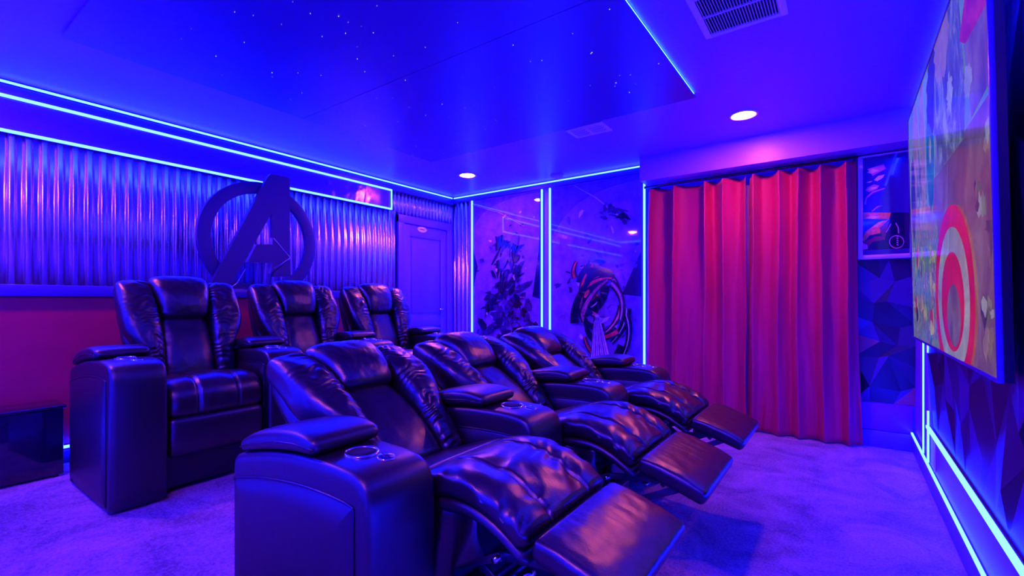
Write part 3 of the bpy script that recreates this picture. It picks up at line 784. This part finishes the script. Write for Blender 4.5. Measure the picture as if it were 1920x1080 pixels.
AW = .110   # half width of an armrest
PROF = [(-.002, .015), (.0, .06), (.004, .25), (.006, .45), (.006, .56), (.001, .615), (-.016, .652), (-.048, .674), (-.10, .683), (-.20, .685), (-.34, .678), (-.48, .658), (-.60, .632), (-.655, .618), (-.678, .600), (-.685, .57), (-.685, .50)]
def make_arm(root, y):
    a = thing('armrest', None, None, (0, y, 0)); a.parent = root
    for k in ('label', 'category', 'group'):
        if k in a: del a[k]
    # stuffed body: profile lofted across the width with rounded shoulders
    ring = catmull(PROF, 110)
    ring = [(-.685, .30), (-.685, .12)] + [(-.685, .015), (-.55, .015), (-.35, .015), (-.15, .015)] + ring
    sect = []
    for yy, inset in ((-AW, .030), (-AW, .016), (-AW + .003, .008), (-AW + .010, .002), (-AW + .022, .0), (-.05, -.003), (0, -.005), (.05, -.003), (AW - .022, 0), (AW - .010, .002), (AW - .003, .008), (AW, .016), (AW, .030)):
        sect.append((yy, inset))
    vs = []; fs = []
    for yy, ins in sect:
        for i, (x, z) in enumerate(ring):
            ax, az = ring[i-1]; bx, bz = ring[(i+1) % len(ring)]
            dx, dz = bx - ax, bz - az; l = math.hypot(dx, dz) or 1
            nx, nz = dz / l, -dx / l          # outward for a ring running bottom-back -> bottom-front -> top
            zz = z - nz * ins if z > .03 else z
            vs.append((x - nx * ins, yy, zz))
    K = len(ring)
    for s in range(len(sect) - 1):
        for i in range(K): fs.append((s*K+i, s*K+(i+1) % K, (s+1)*K+(i+1) % K, (s+1)*K+i))
    fs.append(tuple(range(K))[::-1]); fs.append(tuple((len(sect)-1)*K+i for i in range(K)))
    b = MB(); b.add(vs, fs, M['leather_side'], True); o = b.build('arm_body', a)
    for sgn in (-1, 1):
        # sewn side panel
        pan = [(-.056, .03), (-.056, .20), (-.056, .40), (-.056, .55), (-.057, .592), (-.064, .602), (-.12, .607), (-.24, .606), (-.36, .597), (-.50, .578), (-.62, .553), (-.660, .543), (-.668, .535)]
        pr = catmull(pan, 60) + [(-.668, .4), (-.668, .2), (-.668, .03), (-.45, .03), (-.25, .03)]
        b = MB(); m_ = lambda u, v, t: (u, t, v)
        c0 = (-.36, .30)
        lay1 = [(x, z) for x, z in pr]; lay2 = [(c0[0] + (x - c0[0]) * .965, c0[1] + (z - c0[1]) * .965) for x, z in pr]; lay3 = [(c0[0] + (x - c0[0]) * .8, c0[1] + (z - c0[1]) * .8) for x, z in pr]
        vs = [(x, sgn * (AW - .001), z) for x, z in lay1] + [(x, sgn * (AW + .005), z) for x, z in lay2] + [(x, sgn * (AW + .008), z) for x, z in lay3]
        n_ = len(pr); fs = []
        for s in range(2):
            for i in range(n_): fs.append((s*n_+i, s*n_+(i+1) % n_, (s+1)*n_+(i+1) % n_, (s+1)*n_+i))
        fs.append(tuple(2*n_+i for i in range(n_)))
        b.add(vs, fs, M['leather_side'], True); b.build('side_panel', a)
        b = MB()
        b.tube([(x, sgn * (AW + .0015), z) for x, z in pr[:61]], .0035, M['piping'], 6)
        # upper seam that follows the arm top
        b.tube([(x, sgn * (AW - .010), z) for x, z in catmull([(-.24, .681), (-.16, .680), (-.10, .675), (-.058, .664), (-.030, .645), (-.014, .61), (-.010, .56), (-.009, .40), (-.013, .03)], 50)], .0028, M['piping'], 6)
        b.build('seam', a)
    # padded lid over the storage
    lid = loft([(-.650, .640, .020, .108, 0), (-.55, .674, .031, .112, 0), (-.42, .702, .034, .114, 0), (-.31, .713, .032, .114, 0), (-.225, .708, .022, .112, 0)], 0, 0, M['leather_side'], 4.6, .035, 50, 60)
    lid.build('armrest_pad', a)
    b = MB(); b.tube([(-.232, -.109, .706), (-.32, -.1145, .710), (-.42, -.1145, .700), (-.54, -.113, .672), (-.635, -.108, .644)], .003, M['piping'], 6)
    b.build('pad_seam', a)
    # cup holder and control
    c = MB(); c.lathe((0, 0, 0), [(.047, -.012), (.048, .001), (.046, .0035), (.041, .0035), (.038, .000), (.038, -.003)], M['chrome'], 40)
    cu = c.build('cup_holder', a); cu.location = (-.160, -.010, .6905); cu.rotation_euler = (0, math.radians(2), 0)
    c = MB(); c.lathe((0, 0, 0), [(.0385, .0008), (.010, .0009)], M['dark'], 28); c.build('cup_well', cu)
    c = MB(); c.lathe((0, 0, 0), [(.025, -.012), (.026, .001), (.021, .0035), (.008, .004)], M['chrome'], 28)
    ct = c.build('control_button', a); ct.location = (-.085, .012, .6865); ct.rotation_euler = (0, math.radians(9), 0)
    for k in range(3):
        t = k * PI / 3; dx, dy = math.cos(t) * .018, math.sin(t) * .018
        c = MB(); c.tube([(-dx, -dy, .0038), (dx, dy, .0038)], .0014, M['black'], 5); c.build('button_mark', ct)
    return a

def back_group(root, px, pz, ang):
    """backrest: shell, lumbar, headrest and two bolsters; s runs up the back, n is towards the sitter"""
    up = (-math.sin(ang), math.cos(ang)); fw = (math.cos(ang), math.sin(ang))
    def q(s, n): return (px + up[0] * s + fw[0] * n, pz + up[1] * s + fw[1] * n)
    br = thing('backrest', None, None); br.parent = root
    def path(lst): return [(*q(s, n), h, w_, y) for s, n, h, w_, y in lst]
    wr_l = lambda t, y, n: (.0035 * nz_(t * 16, y * 2.5, 1) * (abs(y) ** 2) + .002 * nz_(t * 7, y * 3, 4)) if n > -.3 else 0
    loft(path([(.0, -.02, .06, .215, 0), (.14, -.035, .055, .222, 0), (.26, -.035, .055, .27, 0), (.48, -.04, .05, .275, 0), (.575, -.03, .042, .255, 0)]), 0, 0, M['leather_side'], 4, .05, 36, 40).build('back_shell', br)
    loft(path([(-.02, .050, .058, .128, 0), (.12, .058, .062, .132, 0), (.26, .048, .058, .126, 0), (.375, .034, .050, .115, 0)]), 0, 0, M['leather'], 3.6, .045, 60, 60, lambda t, y, n: -wr_l(t, y, -n)).build('lumbar_cushion', br)
    wr_h = lambda t, y, n: (.007 * nz_(t * 5, y * 16, 2) * max(0, abs(y) - .35) + .003 * nz_(t * 9, y * 9, 6)) if n > -.4 else 0
    loft(path([(.350, .062, .040, .112, 0), (.40, .074, .058, .122, 0), (.48, .072, .070, .136, 0), (.555, .045, .070, .150, 0), (.605, .010, .048, .150, 0)]), 0, 0, M['leather'], 3.4, .045, 60, 64, lambda t, y, n: -wr_h(t, y, -n)).build('headrest', br)
    for sg in (-1, 1):
        def wr_w(t, y, n, sg=sg):
            if n < -.2: return 0
            edge = max(0, min(1, .45 - y * sg)) ** 1.3     # gathers on the inner seam
            g = math.sin(t * 120 + 9 * nz_(t * 7, y * 1.5, sg)) * (.45 + .75 * nz_(t * 9, 3, sg))
            return .0054 * g * (edge + .22) + .006 * nz_(t * 9, y * 2, 3 + sg)
        loft(path([(-.03, .055, .052, .050, sg * .180), (.10, .078, .062, .056, sg * .180), (.19, .084, .068, .062, sg * .184), (.32, .080, .070, .088, sg * .214), (.44, .062, .066, .088, sg * .220), (.54, .030, .056, .082, sg * .222), (.585, .004, .042, .074, sg * .222)]),
             0, 0, M['leather'], 3.0, .05, 190, 64, lambda t, y, n, f=wr_w: -f(t, y, -n)).build('back_bolster', br)
    # gathered piping across below the headrest
    b = MB(); pts = []
    for k in range(17):
        y = -.1 + .2 * k / 16; x, z = q(.366, .086 - 1.2 * y * y); pts.append((x, y, z))
    b.tube(pts, .0035, M['piping'], 6); b.build('seam', br)
    return br

def seat_wrinkle(y0s, cross, amp, recl):
    def f(t, y, n):
        if n < .2: return 0
        g = 0
        k = max(0, min(1, (t - cross) * 5)); kk = k * (1 if t < .90 else max(.15, (1 - t) / .10))
        if t > cross:
            for yc in (-.46, .46): g -= .017 * math.exp(-((y - yc) / .024) ** 2) * min(1, k * 3)
            d = min(abs(y - .46), abs(y + .46), abs(abs(y) - 1) + .05)
            warp = 2.2 * nz_(t * 4, y * 2.0, 1) + y * 2.2
            f1 = math.sin(t * 62 + warp * 3); f1 = math.copysign(abs(f1) ** .7, f1)
            g += amp * kk * f1 * (.22 + 1.0 * math.exp(-(d / .20) ** 2)) * (.45 + .9 * abs(nz_(t * 6, y * 3, 7)))
            g += amp * .6 * nz_(t * 13, y * 4, 3) * kk
            loc = (y + .46) / .92 if abs(y) < .46 else (abs(y) - .46) / .54
            g += .009 * math.sin(PI * max(0, min(1, loc))) * k
        g -= .008 * math.exp(-((t - cross) / .010) ** 2)
        return g
    return f

def make_recliner(reclined, arms):
    root = thing('recliner', None, None)
    br = back_group(root, -.385 if reclined else -.480, .47 if reclined else .50, math.radians(49 if reclined else 15))
    hw = .230
    if reclined:
        loft([(-.46, .430, .065, hw, 0), (-.30, .475, .070, hw, 0), (-.14, .548, .052, hw, 0), (.0, .594, .040, hw, 0), (.10, .594, .036, hw, 0), (.19, .566, .034, hw, 0), (.285, .508, .032, hw, 0)],
             0, 0, M['leather'], 5, .03, 230, 200, seat_wrinkle(0, .54, .0052, True)).build('seat_cushion', root)
        fr = loft([(.298, .512, .028, hw, 0), (.36, .498, .034, hw, 0), (.46, .466, .034, hw, 0), (.535, .435, .028, hw, 0)], 0, 0, M['leather'], 7, .02, 70, 110,
                  lambda t, y, n: (.0022 * nz_(t * 3, y * 16, 2) * (1 - t) + .0012 * nz_(t * 6, y * 6, 1)) if n > 0 else 0).build('footrest', root)
        b = MB(); b.box((.31, -hw + .012, .466), (.50, hw - .012, .478), M['black']); b.build('footrest_board', fr)
        # side edging below the thigh cushion
        loft([(-.04, .535, .022, hw + .001, 0), (.09, .545, .020, hw + .001, 0), (.19, .518, .018, hw + .001, 0), (.285, .462, .015, hw + .001, 0)], 0, 0, M['leather_side'], 7, .03, 40, 40).build('seat_edge', root)
    else:
        def wr(t, y, n):
            if n < .1: return 0
            g = 0
            if t > .42:
                for yc in (-.42, .42): g -= .014 * math.exp(-((y - yc) / .026) ** 2)
                g += .010 * math.cos(min(1, abs(y) / .42) * PI / 2)
            return g + .004 * nz_(t * 5, y * 6, 5) - .008 * math.exp(-((t - .42) / .02) ** 2)
        loft([(-.52, .480, .062, hw, 0), (-.32, .498, .066, hw, 0), (-.17, .505, .070, hw, 0), (-.105, .485, .070, hw, 0), (-.088, .43, .062, hw, 0), (-.088, .375, .052, hw, 0)],
             0, 0, M['leather'], 5.0, .035, 140, 150, wr).build('seat_cushion', root)
        loft([(-.068, .385, .030, hw, 0), (-.060, .34, .038, hw, 0), (-.060, .24, .038, hw, 0), (-.068, .185, .030, hw, 0)], 0, 0, M['leather'], 6, .03, 40, 60).build('footrest', root)
    b = MB(); b.box((-.60, -hw, .03), (-.10, hw, .40 if not reclined else .38), M['dark'])
    b.build('base', root, bevel=.01)
    if not reclined:
        b = MB(); b.box((-.095, -hw, .03), (-.085, hw, .20), M['black']); b.build('kick_board', root)
    if reclined:
        for sg in (-1, 1):
            mc = thing('linkage', None, None); mc.parent = root; y = sg * .165
            def bar(p, q_, w_=.012, t=.004, yy=0):
                bb = MB(); p = Vector(p); q_ = Vector(q_); dd = (q_ - p).normalized(); nn = Vector((-dd.y, dd.x))
                poly = [p + nn * w_ - dd * w_ * .6, p - nn * w_ - dd * w_ * .6, q_ - nn * w_ + dd * w_ * .6, q_ + nn * w_ + dd * w_ * .6]
                bb.prism([(v.x, v.y) for v in poly], lambda u, v, tt: (u, y + yy + tt, v), -t, t, M['steel'])
                bb.build('link_bar', mc, bevel=.0015)
            bar((-.10, .30), (.16, .42)); bar((-.06, .22), (.22, .35), yy=.01 * sg); bar((.16, .42), (.40, .455), yy=-.008 * sg); bar((.06, .39), (.20, .30), yy=-.012 * sg); bar((.20, .32), (.44, .440), yy=.006 * sg); bar((-.12, .34), (.05, .25), .009, yy=-.018*sg)
            for (x, z) in ((-.06, .22), (.16, .42), (.22, .35), (.20, .30), (.06, .39), (.05, .26)):
                b = MB(); b.cyl((x, y - .024, z), (x, y + .024, z), .0085, M['chrome'], 12); b.build('rivet', mc)
        for p_, q_, r_ in (((.10, -.20, .285), (.10, .20, .285), .011), ((-.02, -.20, .2), (-.02, .20, .2), .012), ((.38, -.19, .445), (.38, .19, .445), .009)):
            b = MB(); b.cyl(p_, q_, r_, M['steel'], 12); b.build('crossbar', root)
        b = MB(); b.box((-.10, -.05, .13), (.06, .05, .20), M['steel']); b.build('motor', root, bevel=.006)
        b = MB(); b.cyl((-.02, .0, .165), (.16, .0, .30), .012, M['chrome'], 12); b.build('piston', root)
        # slack leather gusset under the thigh cushion, near side and far side
        for sg in (-1, 1):
            vs = []; fs = []
            for i in range(14):
                for j in range(14):
                    s = i / 13; t = j / 13
                    vs.append((-.09 + .22 * s, sg * (.215 - .022 * math.sin(s * 11 + t * 3) * (.3 + t)), .53 - (.30 - .20 * s) * t - .02 * math.sin(s * 7) * t))
            for i in range(13):
                for j in range(13): a = i*14+j; fs.append((a, a+1, a+15, a+14))
            b = MB(); b.add(vs, fs, M['leather_side'], True); g = b.build('gusset', root); md = g.modifiers.new('t', 'SOLIDIFY'); md.thickness = .004
    for x in (-.56, -.14):
        for y in (-.2, .2):
            b = MB(); b.cyl((x, y, 0), (x, y, .032), .02, M['black'], 12); b.build('foot', root)
    for y in arms: make_arm(root, y)
    return root
PITCH = .703
front_labels = ['nearest reclined black leather recliner of the front row, in the foreground',
                'middle reclined black leather recliner of the front row, footrest out',
                'farthest reclined black leather recliner of front row, beside the posters']
back_labels = ['upright black leather recliner at the near end of the back row',
               'upright black leather recliner in the middle of the back row',
               'upright black leather recliner of the back row closest to the door']
def row(reclined, x, y0, z, labels, group, pitch):
    first = make_recliner(reclined, (-pitch / 2, pitch / 2))
    second = make_recliner(reclined, (pitch / 2,))
    third = copy_tree(second)
    for k, (o, lab) in enumerate(zip((first, second, third), labels)):
        o.location = (x, y0 + pitch * k, z); tag(o, lab, 'recliner', group)
row(True, -.91, 1.156, 0, front_labels, 'reclined chairs of the front row', .703)
row(False, -2.67, 1.115, RISE, back_labels, 'upright chairs of the back row', .708)
